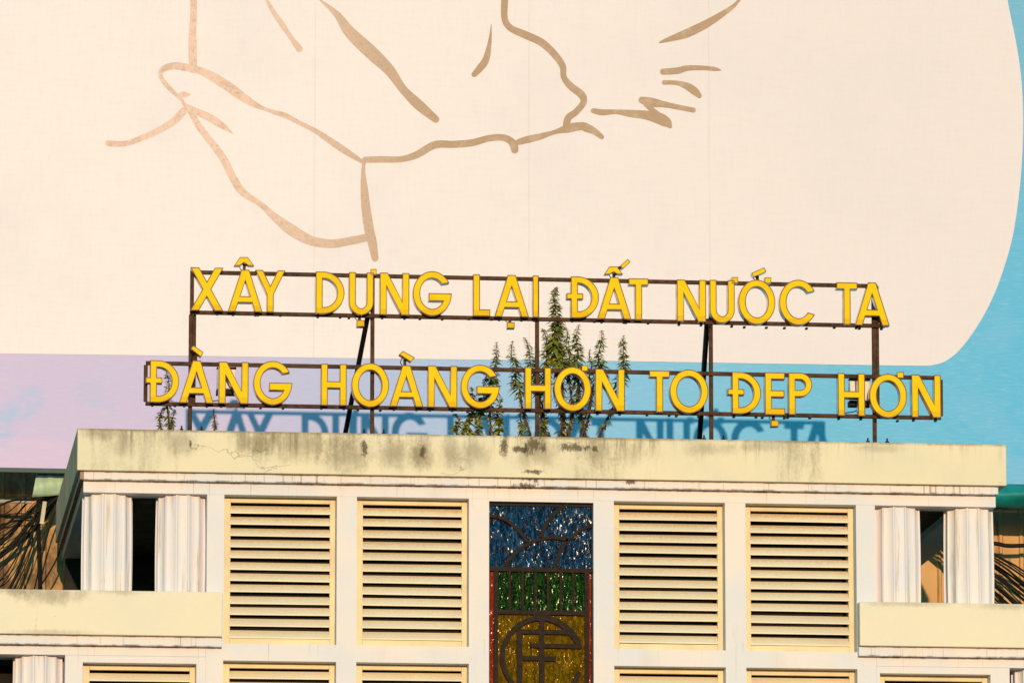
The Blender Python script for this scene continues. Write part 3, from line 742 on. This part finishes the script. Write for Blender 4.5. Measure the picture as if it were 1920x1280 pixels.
edge = spline([(1862, -200), (1877, -90), (1889, 0), (1905, 80), (1914, 140), (1918, 200), (1918, 260), (1914, 330), (1906, 400), (1896, 455), (1878, 515), (1858, 565), (1832, 612),
               (1806, 648), (1786, 668), (1766, 680), (1742, 685.5)], 5)
low = [(1677, 685), (1387, 680.5), (1180, 677), (900, 674), (700, 672), (400, 667.5), (0, 662.5), (-520, 655)]
poly = [(-520, -440), (1800, -440)] + edge + low
m = MB(); T = tessellate_polygon([[Vector((u, -v, 0)) for u, v in poly]])
m.add([bbp(u, v, -.004) for u, v in poly], T); m.build('cream_field', mat_print_cream(), bb)
M_LINE = mat_print_line()
STROKES = [
 [(362, -30, 12), (363, 0, 12), (363, 30, 13), (361, 60, 14), (361, 90, 16), (362, 130, 15)],
 [(343, 190, 4), (338, 185, 6), (322, 170, 8), (308, 155, 9), (301, 142, 8), (306, 130, 11), (325, 124, 13), (350, 127, 14), (375, 133, 13), (400, 145, 17), (430, 164, 18), (455, 182, 16), (475, 195, 12), (495, 204, 7), (515, 211, 8), (535, 217, 10), (560, 230, 8), (590, 245, 9), (620, 265, 12), (650, 285, 12), (683, 306, 6)],
 [(336, 178, 6), (341, 178, 12), (347, 178, 11), (355, 178, 4)],
 [(341, 190, 4), (350, 200, 9), (370, 210, 12), (395, 222, 14), (415, 235, 12), (436, 250, 2)],
 [(203, 269, 11), (225, 270, 10), (245, 267, 10), (275, 255, 11), (300, 243, 12), (325, 228, 13), (340, 213, 14), (350, 203, 8)],
 [(352, 205, 6), (362, 218, 11), (375, 240, 12), (400, 272, 13), (420, 300, 14), (435, 330, 14), (450, 355, 14), (465, 368, 12), (490, 384, 10), (515, 407, 14), (545, 430, 21), (580, 450, 18), (620, 457, 16), (655, 452, 15), (690, 445, 14)],
 [(682, 305, 6), (681, 325, 8), (683, 355, 14), (686, 390, 17), (692, 430, 18), (698, 455, 17), (703, 484, 13)],
 [(684, 300, 11), (715, 299, 12), (750, 299, 11), (780, 291, 13), (815, 272, 14), (850, 271, 13), (885, 268, 13), (915, 260, 12), (940, 258, 12), (955, 263, 13), (963, 272, 15), (965, 281, 14)],
 [(962, 270, 8), (985, 263, 13), (1010, 257, 12), (1040, 248, 8), (1065, 241, 16), (1090, 237, 15), (1100, 240, 16), (1115, 247, 12), (1128, 257, 9)],
 [(946, -30, 12), (946, 0, 13), (946, 35, 12), (957, 53, 12), (985, 66, 14), (1015, 80, 14), (1040, 103, 13), (1055, 125, 12), (1057, 145, 11), (1070, 162, 13), (1090, 178, 14), (1094, 192, 12), (1080, 210, 12), (1065, 222, 13), (1062, 240, 14)],
 [(490, -20, 4), (500, 0, 5), (512, 22, 8), (528, 45, 10), (545, 70, 8), (556, 85, 11), (561, 92, 12)],
 [(575, -20, 2), (600, 0, 3), (632, 28, 12), (655, 60, 21), (695, 98, 25), (730, 132, 20), (755, 167, 15), (785, 197, 19), (817, 224, 13)],
 [(921, 46, 1), (918, 80, 7), (911, 112, 13), (900, 128, 13), (889, 140, 10)],
 [(1400, -20, 4), (1386, 0, 5), (1370, 16, 8), (1330, 42, 14), (1290, 62, 16), (1255, 74, 9), (1237, 80, 3)],
 [(1243, 135, 11), (1270, 133, 12), (1290, 128, 10), (1320, 128, 8), (1340, 130, 7), (1351, 132, 2)],
 [(1245, 155, 8), (1270, 156, 8), (1290, 163, 13), (1303, 172, 14), (1311, 180, 9)],
 [(1112, 208, 9), (1130, 211, 11), (1155, 210, 8), (1180, 213, 13), (1210, 216, 16), (1235, 222, 21), (1250, 230, 18), (1256, 237, 8)],
 [(1203, 188, 12), (1220, 192, 17), (1245, 196, 11), (1270, 201, 9), (1300, 207, 9)],
 [(1213, 194, 14), (1222, 206, 10), (1232, 216, 14)]]
for si, st in enumerate(STROKES):
    q = spline(st, 6); Lf = []; Rt = []
    for i, (u, v, wd) in enumerate(q):
        a = q[max(i - 1, 0)]; b = q[min(i + 1, len(q) - 1)]
        dx, dy = b[0] - a[0], b[1] - a[1]; l = math.hypot(dx, dy) or 1
        nx, ny = -dy / l, dx / l; wd = max(wd, .6)
        Lf.append((u + nx * wd / 2, v + ny * wd / 2)); Rt.append((u - nx * wd / 2, v - ny * wd / 2))
    y = -.006 - .0004 * si
    V = []; F = []
    for a, b in zip(Lf, Rt): V += [bbp(*a, y), bbp(*b, y)]
    for i in range(len(q) - 1): F.append((2 * i, 2 * i + 1, 2 * i + 3, 2 * i + 2))
    for end, j in ((0, 1), (len(q) - 1, len(q) - 2)):      # round ends
        u, v, wd = q[end]; a0 = math.atan2(v - q[j][1], u - q[j][0]); b = len(V)
        V += [bbp(u + wd / 2 * math.cos(a0 + R(t)), v + wd / 2 * math.sin(a0 + R(t)), y) for t in range(-90, 91, 20)]
        F.append(tuple(range(b, len(V))))
    m = MB(); m.add(V, F); m.build('drawn_line', M_LINE, bb)
M_TEAL = simple('teal canvas', (.006, .24, .25, 1), .5, 0, .2, 3, .2)
m = MB(); m.bar((x0, -.03, zb - BB0.z - .026), (x1, -.03, zb - BB0.z - .026), .05, .06); m.build('bottom_rail', simple('dark teal steel', (.004, .05, .065, 1), .5), bb)

# ------------------------------------------------------------------ corrugated shed wall behind
YT = 6.7
shed = empty('shed', (0, YT, 0)); tag(shed, 'rust orange shed of ribbed metal sheets under the billboard, behind the cables', 'shed')
kk = NB('rust orange sheet metal')
cc = kk.mix(kk.step(kk.noise(1.1, (1, 1, .5), 5), .4, .68), (.58, .37, .17, 1), (.46, .27, .11, 1))
cc = kk.mix(kk.step(kk.noise(9, (1, 1, .15), 5, .6), .55, .72, 0, .7), cc, (.16, .085, .04, 1))
xx = kk.xyz()[0]
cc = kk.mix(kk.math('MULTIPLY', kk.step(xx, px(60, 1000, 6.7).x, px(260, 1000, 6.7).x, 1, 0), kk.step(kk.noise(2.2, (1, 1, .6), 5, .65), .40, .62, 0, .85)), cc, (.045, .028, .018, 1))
cc = kk.mix(kk.step(kk.xyz()[2], px(960, 1000, 6.7).z, px(960, 930, 6.7).z, 0, .0), cc, (.03, .02, .015, 1))
M_TIN = kk.out(cc, .7, 0, .15)
def tin_mesh(wd, h):
    prof = []; n = 4; p_ = wd / n
    for i in range(n):
        prof += [(i * p_, 0), (i * p_ + p_ * .76, 0), (i * p_ + p_ * .82, -.035), (i * p_ + p_ * .94, -.035)]
    prof.append((wd + .02, -.002))
    V = [(x, y, z) for x, y in prof for z in (0, h)] + [(x, y + .004, z) for x, y in prof for z in (0, h)]
    n = len(prof); F = [(2 * i, 2 * i + 2, 2 * i + 3, 2 * i + 1) for i in range(n - 1)] + [(2 * n + 2 * i, 2 * n + 2 * i + 1, 2 * n + 2 * i + 3, 2 * n + 2 * i + 2) for i in range(n - 1)]
    m = MB(); m.add(V, F); return m.mesh('wall_sheet', M_TIN)
xt0, xt1 = px(-350, 1000, YT).x, px(2300, 1000, YT).x; nw = 17; ww = (xt1 - xt0) / nw
ztin = px(960, 800, YT).z; tm = tin_mesh(ww, ztin)
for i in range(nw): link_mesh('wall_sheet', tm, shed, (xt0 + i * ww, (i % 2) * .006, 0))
m = MB(); m.box(xt0, xt1, .1, 4.0, 0, ztin - .2); m.build('shed_body', M_DARK, shed)

# tarpaulins
M_PALE = simple('pale green tarpaulin', (.42, .58, .42, 1), .5, 0, .18, 3, .4)
def tarp(name, label, pts, Y, mat, fold, seedv):
    base = px(*pts[0][0], Y); t = tag(bpy.data.objects.new(name, None), label, 'tarpaulin')
    rnd = random.Random(seedv); n = 22; V = []; rows = 9
    for i in range(n + 1):
        s = i / n
        for j in range(rows):
            r = j / (rows - 1)
            ua = pts[0][0][0] + (pts[0][1][0] - pts[0][0][0]) * s; va = pts[0][0][1] + (pts[0][1][1] - pts[0][0][1]) * s
            ub = pts[1][0][0] + (pts[1][1][0] - pts[1][0][0]) * s; vb = pts[1][0][1] + (pts[1][1][1] - pts[1][0][1]) * s
            q = px(ua + (ub - ua) * r, va + (vb - va) * r, Y)
            y = -fold * math.sin(math.pi * r) - fold * .22 * math.sin(9 * s + 3 * r + seedv) - .01 * math.sin(31 * s - 4 * r)
            V.append((q.x - base.x, y, q.z - base.z))
    V2 = [(a, b + .01, c) for a, b, c in V]; N = len(V); F = []
    for i in range(n):
        for j in range(rows - 1):
            a = i * rows + j; F.append((a, a + rows, a + rows + 1, a + 1)); F.append((N + a, N + a + 1, N + a + rows + 1, N + a + rows))
    for i in range(n):
        a = i * rows; F.append((a, N + a, N + a + rows, a + rows)); a += rows - 1; F.append((a, a + rows, N + a + rows, N + a))
    m = MB(); m.add(V + V2, F); o = m.build(name, mat, None, True, loc=base)
    tag(o, label, 'tarpaulin'); bpy.data.objects.remove(t)
    return o
tarp('tarpaulin', 'teal rolled tarpaulin under the right end of the billboard', [((1640, 903), (2200, 912)), ((1640, 944), (2200, 962))], 5.42, M_TEAL, .16, 2)
tarp('tarpaulin', 'pale green tarpaulin scrap left of the parapet corner', [((68, 890), (170, 893)), ((60, 932), (170, 922))], 5.7, M_PALE, .06, 5)
# steel rail and pipe on the shed front
m = MB(); a = px(1700, 946, 6.0); b = px(2250, 960, 6.0); m.bar((0, 0, 0), (b.x - a.x, 0, 0), .05, .06)
tag(m.build('steel_rail', M_STEEL, loc=a), 'rusty steel rail just below the teal tarpaulin', 'rail')
m = MB(); a = px(-200, 936, 6.0); b = px(60, 938, 6.0); m.tube([(0, 0, 0), (b.x - a.x, 0, 0)], .022, 8)
tag(m.build('pipe', simple('grey pipe', (.45, .42, .38, 1), .5), loc=a), 'thin grey pipe across the dark gap at the left edge', 'pipe')
m = MB(); a = px(84, 940, 5.45); b = px(78, 982, 5.45); m.bar((0, 0, 0), b - a, .045, .03)
tag(m.build('batten', simple('pale timber', (.55, .48, .33, 1), .7), loc=a), 'short pale batten hanging among the black cables', 'batten')

# ------------------------------------------------------------------ cables
def cable(pts, r, label, group, name='cable'):
    base = px(pts[0][0], pts[0][1], pts[0][2])
    q = spline(pts, 6); m = MB(); m.tube([px(*p_) - base for p_ in q], r, 5)
    o = m.build(name, M_CABLE, None, True, loc=base); tag(o, label, 'cable', group)
rc = random.Random(3)
GL, GRR = 'black cables sagging left of the parapet', 'black cables sagging right of the building'
for i in range(17):
    s = i / 16; Yc = rc.uniform(5.65, 6.3)
    ve = 950 + 150 * s + rc.uniform(-12, 12); mid = rc.uniform(.35, .6)
    cable([(175, 870 + rc.uniform(-10, 10), Yc), (118, 912 + rc.uniform(-8, 12) + 14 * s, Yc), (66 + rc.uniform(-10, 10), 940 + 46 * s + rc.uniform(-14, 14), Yc), (0, ve + rc.uniform(-25, 25), Yc), (-120, ve + 60 + rc.uniform(-20, 30), Yc)],
          rc.choice((.005, .007, .009, .013, .019)), 'thin black cable in the tangled bundle left of the parapet corner', GL)
for i in range(4):
    Yc = rc.uniform(5.75, 6.3); u = 52 + 17 * i
    cable([(u + 35, 920, Yc), (u + 14 + rc.uniform(-5, 5), 970, Yc), (u + rc.uniform(-18, 8), 1040, Yc), (u - rc.uniform(5, 70), 1150, Yc)], rc.uniform(.005, .010),
          'thin black cable dropping steeply beside the building left corner', 'loose cables beside the left corner')
for i in range(20):
    s = i / 19; Yc = rc.uniform(5.75, 6.3)
    cable([(1690, 955 + 22 * s, Yc), (1760, 985 + 40 * s + rc.uniform(-3, 3), Yc), (1868, 1038 + 84 * s + rc.uniform(-4, 4), Yc), (1925, 1076 + 100 * s + rc.uniform(-4, 4), Yc), (2060, 1170 + 130 * s, Yc)],
          rc.uniform(.006, .014), 'thin black cable in the bundle falling past the right outermost column', GRR)
cable([(1800, 1010, 6.2), (1868, 1019, 6.2), (1900, 1023, 6.2), (2000, 1018, 6.2)], .026, 'thick black cable running level across the orange sheets at the right', None)

m = MB(); a = px(72, 985, 5.9); b = px(77, 1180, 5.9); m.tube([(0, 0, 0), (b - a) * .5, b - a], .024, 8)
tag(m.build('drainpipe', M_BLACKST, loc=a), 'dark upright pipe against the soiled wall left of the building', 'pipe')
# ------------------------------------------------------------------ rooftop weeds
def leafmat(name, c, c2):
    k = NB(name); m = k.out(k.mix(k.step(k.noise(14, detail=3), .38, .64), c, c2), .55, 0, .3)
    k.b.inputs['Transmission Weight'].default_value = 0
    return m
M_LEAF = leafmat('weed leaf', (.105, .165, .022, 1), (.27, .27, .035, 1))
M_TIP = leafmat('weed tip', (.42, .30, .03, 1), (.24, .21, .03, 1))
M_DEAD = leafmat('withered leaf', (.12, .06, .03, 1), (.05, .028, .016, 1))
M_STEM = simple('weed stem', (.10, .06, .035, 1), .8, 0, .25, 20)
YW = .22
def leaf(mb, p, d, ln, wd, droop, rnd):
    d = Vector(d).normalized(); side = d.cross(Vector((0, 0, 1)))
    side = side.normalized() if side.length > .1 else Vector((1, 0, 0))
    side = (side + Vector((0, 0, rnd.uniform(-.5, .5)))).normalized()
    a = p + d * ln * .45 + Vector((0, 0, -droop * ln * .12)); b = p + d * ln + Vector((0, 0, -droop * ln * .6))
    n = d.cross(side) * wd * .25
    mb.add([p, a + side * wd / 2 + n, a, a - side * wd / 2 + n, b], [(0, 1, 2), (0, 2, 3), (1, 4, 2), (2, 4, 3)])
def weed(path, width, label, kind='spike', seedv=1, dead=.45, dens=1.0, dy=0.0):
    """a tall weed: stem along photo points, whorls of leaves, pale tip, withered lower leaves"""
    rnd = random.Random(seedv); Y = YW + dy
    q = spline([px(u, v, Y)[:] for u, v in path], 10); q = [Vector(p_) for p_ in q]      # tip first
    for i, p_ in enumerate(q): p_.y += .05 * math.sin(i * .35 + seedv); p_.x += .012 * math.sin(i * .27 + seedv * 2.1)
    base = q[-1].copy(); base.z = min(base.z, ZP1) - .12; q.append(base)
    width *= 1.08; t = empty('weed', base); tag(t, label, 'weed', 'weeds growing on the roof behind the sign')
    loc = [p_ - base for p_ in q]
    Ls = [0]
    for a, b in zip(loc, loc[1:]): Ls.append(Ls[-1] + (b - a).length)
    tot = Ls[-1]
    m = MB(); m.tube(loc, lambda s: .003 + .010 * s, 5); m.build('stem', M_STEM, t)
    lv, tp, dd = MB(), MB(), MB()
    step = .024 / dens; s = .012; ph = rnd.random() * 6
    while s < tot * .99:
        i = max(j for j in range(len(Ls)) if Ls[j] <= s); i = min(i, len(loc) - 2)
        p_ = loc[i].lerp(loc[i + 1], (s - Ls[i]) / max(1e-6, Ls[i + 1] - Ls[i])); f = s / tot
        if kind == 'spike':
            ln = width * min(1, .26 + 1.7 * f ** .75) * rnd.uniform(.75, 1.2) * (1 if f < .55 else rnd.uniform(.45, 1))
        else: ln = width * min(1, .4 + 2 * f) * rnd.uniform(.6, 1.2)
        nl = 5 if f < .1 else 6
        for k_ in range(nl):
            if f > dead + .1 and rnd.random() < .3: continue
            a = ph + k_ * 2 * math.pi / nl + rnd.uniform(-.4, .4)
            upw = rnd.uniform(.15, .6) if f < .3 else rnd.uniform(-.35, .45)
            tgt = tp if f < .07 else (dd if (f > dead and rnd.random() < (.75 if kind == 'spike' else .15)) or rnd.random() < .05 else lv)
            if tgt is lv and rnd.random() < .07: tgt = tp
            wf = .30 if kind == 'spike' else .5
            leaf(tgt, p_, (math.cos(a), math.sin(a), upw if tgt is not dd else -rnd.uniform(.3, 1.3)), ln * (.6 if tgt is dd else 1), ln * wf * rnd.uniform(.8, 1.3) * (.6 if tgt is dd else 1), rnd.uniform(.4, 1.4), rnd)
        ph += 1.1; s += step * (1 if f < .12 else 1.35 if f < .4 else 1.6) * rnd.uniform(.8, 1.2) * (1 if kind == 'spike' else 1.5)
    b_ = len(lv.v); lv.v += tp.v; lv.f += [[i_ + b_ for i_ in f_] for f_ in tp.f]; lv.m += [1] * len(tp.f)
    lv.build('foliage', [M_LEAF, M_TIP], t)
    if dd.v: dd.build('withered_leaves', M_DEAD, t)
def z8(pts): return [(840 + a / 4.128, 520 + b / 4.128) for a, b in pts]
weed(z8([(838, 66), (826, 160), (832, 300), (825, 480), (838, 640), (850, 800), (865, 980), (868, 1225)]), .125, 'tallest spiky weed, its tip reaching the upper line left of the crossed D', seedv=1, dead=.50, dens=1.5)
weed(z8([(850, 300), (862, 430), (858, 560), (872, 700), (885, 850), (890, 1000), (895, 1225)]), .12, 'bushy weed leaning on the tallest one, just right of the middle post', seedv=21, dead=.38, dens=1.4, dy=.06)
weed(z8([(745, 390), (752, 480), (764, 600), (770, 720), (740, 900), (735, 1220)]), .10, 'spiky weed just right of the middle post, behind the H', seedv=2, dead=.5, dens=1.2)
weed(z8([(905, 388), (918, 480), (928, 570), (935, 680), (945, 820), (955, 980), (935, 1225)]), .10, 'spiky weed first to the right of the tallest one', seedv=3, dead=.42, dens=1.2)
weed(z8([(1004, 368), (1002, 470), (996, 580), (998, 700), (1000, 850), (985, 1000), (925, 1225)]), .11, 'spiky weed second to the right of the tallest one, above the horned O', seedv=4, dead=.42, dens=1.25)
weed(z8([(1104, 562), (1100, 640), (1104, 720), (1100, 860), (1085, 1000), (1030, 1225)]), .075, 'short spiky weed between the horned O and the N', seedv=5, dead=.4)
weed(z8([(1187, 410), (1184, 500), (1172, 600), (1168, 700), (1130, 860), (1090, 1010), (1055, 1225)]), .11, 'spiky weed above the left stem of the N, third lower word', seedv=6, dead=.42, dens=1.2)
weed(z8([(1360, 442), (1360, 540), (1352, 640), (1352, 740), (1310, 870), (1262, 1030), (1180, 1228)]), .11, 'rightmost weed, leaning and bare at the foot', seedv=7, dead=.45, dens=1.2)
weed(z8([(606, 458), (618, 560), (640, 650), (664, 760), (690, 900), (720, 1010), (745, 1222)]), .10, 'spiky weed just left of the middle post', seedv=8, dead=.55, dens=1.15)
weed(z8([(675, 535), (682, 620), (690, 720), (700, 860), (735, 1000), (755, 1222)]), .075, 'slim weed half hidden by the middle post', seedv=9, dead=.5)
weed(z8([(490, 494), (500, 590), (515, 680), (530, 780), (548, 880), (575, 1000), (640, 1218)]), .10, 'spiky weed in the open gap before the H of the third lower word', seedv=10, dead=.55, dens=1.15)
weed(z8([(384, 505), (372, 590), (360, 690), (345, 790), (340, 900), (330, 1050), (318, 1215)]), .10, 'weed rising above the G of the second lower word', seedv=11, dead=.8, dens=1.1)
weed(z8([(176, 848), (188, 920), (210, 1010), (150, 1100), (120, 1210)]), .075, 'small weed inside the ring of the G', 'leafy', 12, .9)
weed(z8([(300, 760), (280, 850), (270, 960), (250, 1080), (240, 1212)]), .085, 'broad leaved weed behind the opening of the G', 'leafy', 13, .9, 1.2)
weed(z8([(60, 1045), (75, 1100), (60, 1160), (66, 1206)]), .07, 'leftmost low weed under the G', 'leafy', 14, .95, 1.3)
weed(z8([(155, 1040), (170, 1100), (160, 1160), (165, 1210)]), .085, 'yellowish low weed under the bowl of the G', 'leafy', 15, .95, 1.3)
weed(z8([(405, 940), (398, 1030), (385, 1110), (395, 1212)]), .085, 'low weed at the right foot of the G', 'leafy', 16, .95, 1.3)
weed(z8([(572, 1030), (560, 1100), (570, 1160), (578, 1216)]), .075, 'low leafy weed left of the H, under the lower bar', 'leafy', 17, .95, 1.3)
weed(z8([(735, 1040), (748, 1100), (738, 1160), (748, 1220)]), .075, 'low leafy weed just right of the middle post foot', 'leafy', 18, .95, 1.3)
weed(z8([(1020, 830), (1012, 920), (1022, 1030), (1060, 1225)]), .085, 'dark weed seen through the right side of the horned O', 'spike', 19, .6, 1.2)
weed([(315, 694), (314, 715), (316, 740), (314, 770), (316, 804)], .075, 'weed behind the crossed D at the left end of the sign', 'spike', 20, .95, 1.1)
weed([(306, 764), (302, 780), (300, 806)], .06, 'low leafy weed at the left end of the parapet', 'leafy', 22, .95, 1.4)
weed([(326, 768), (322, 785), (322, 806)], .055, 'low leafy weed between the left end weeds and the first post', 'leafy', 24, .95, 1.4)
weed([(402, 767), (401, 785), (402, 806)], .055, 'tiny lone weed right of the first post', 'spike', 23, .95, 1.3)
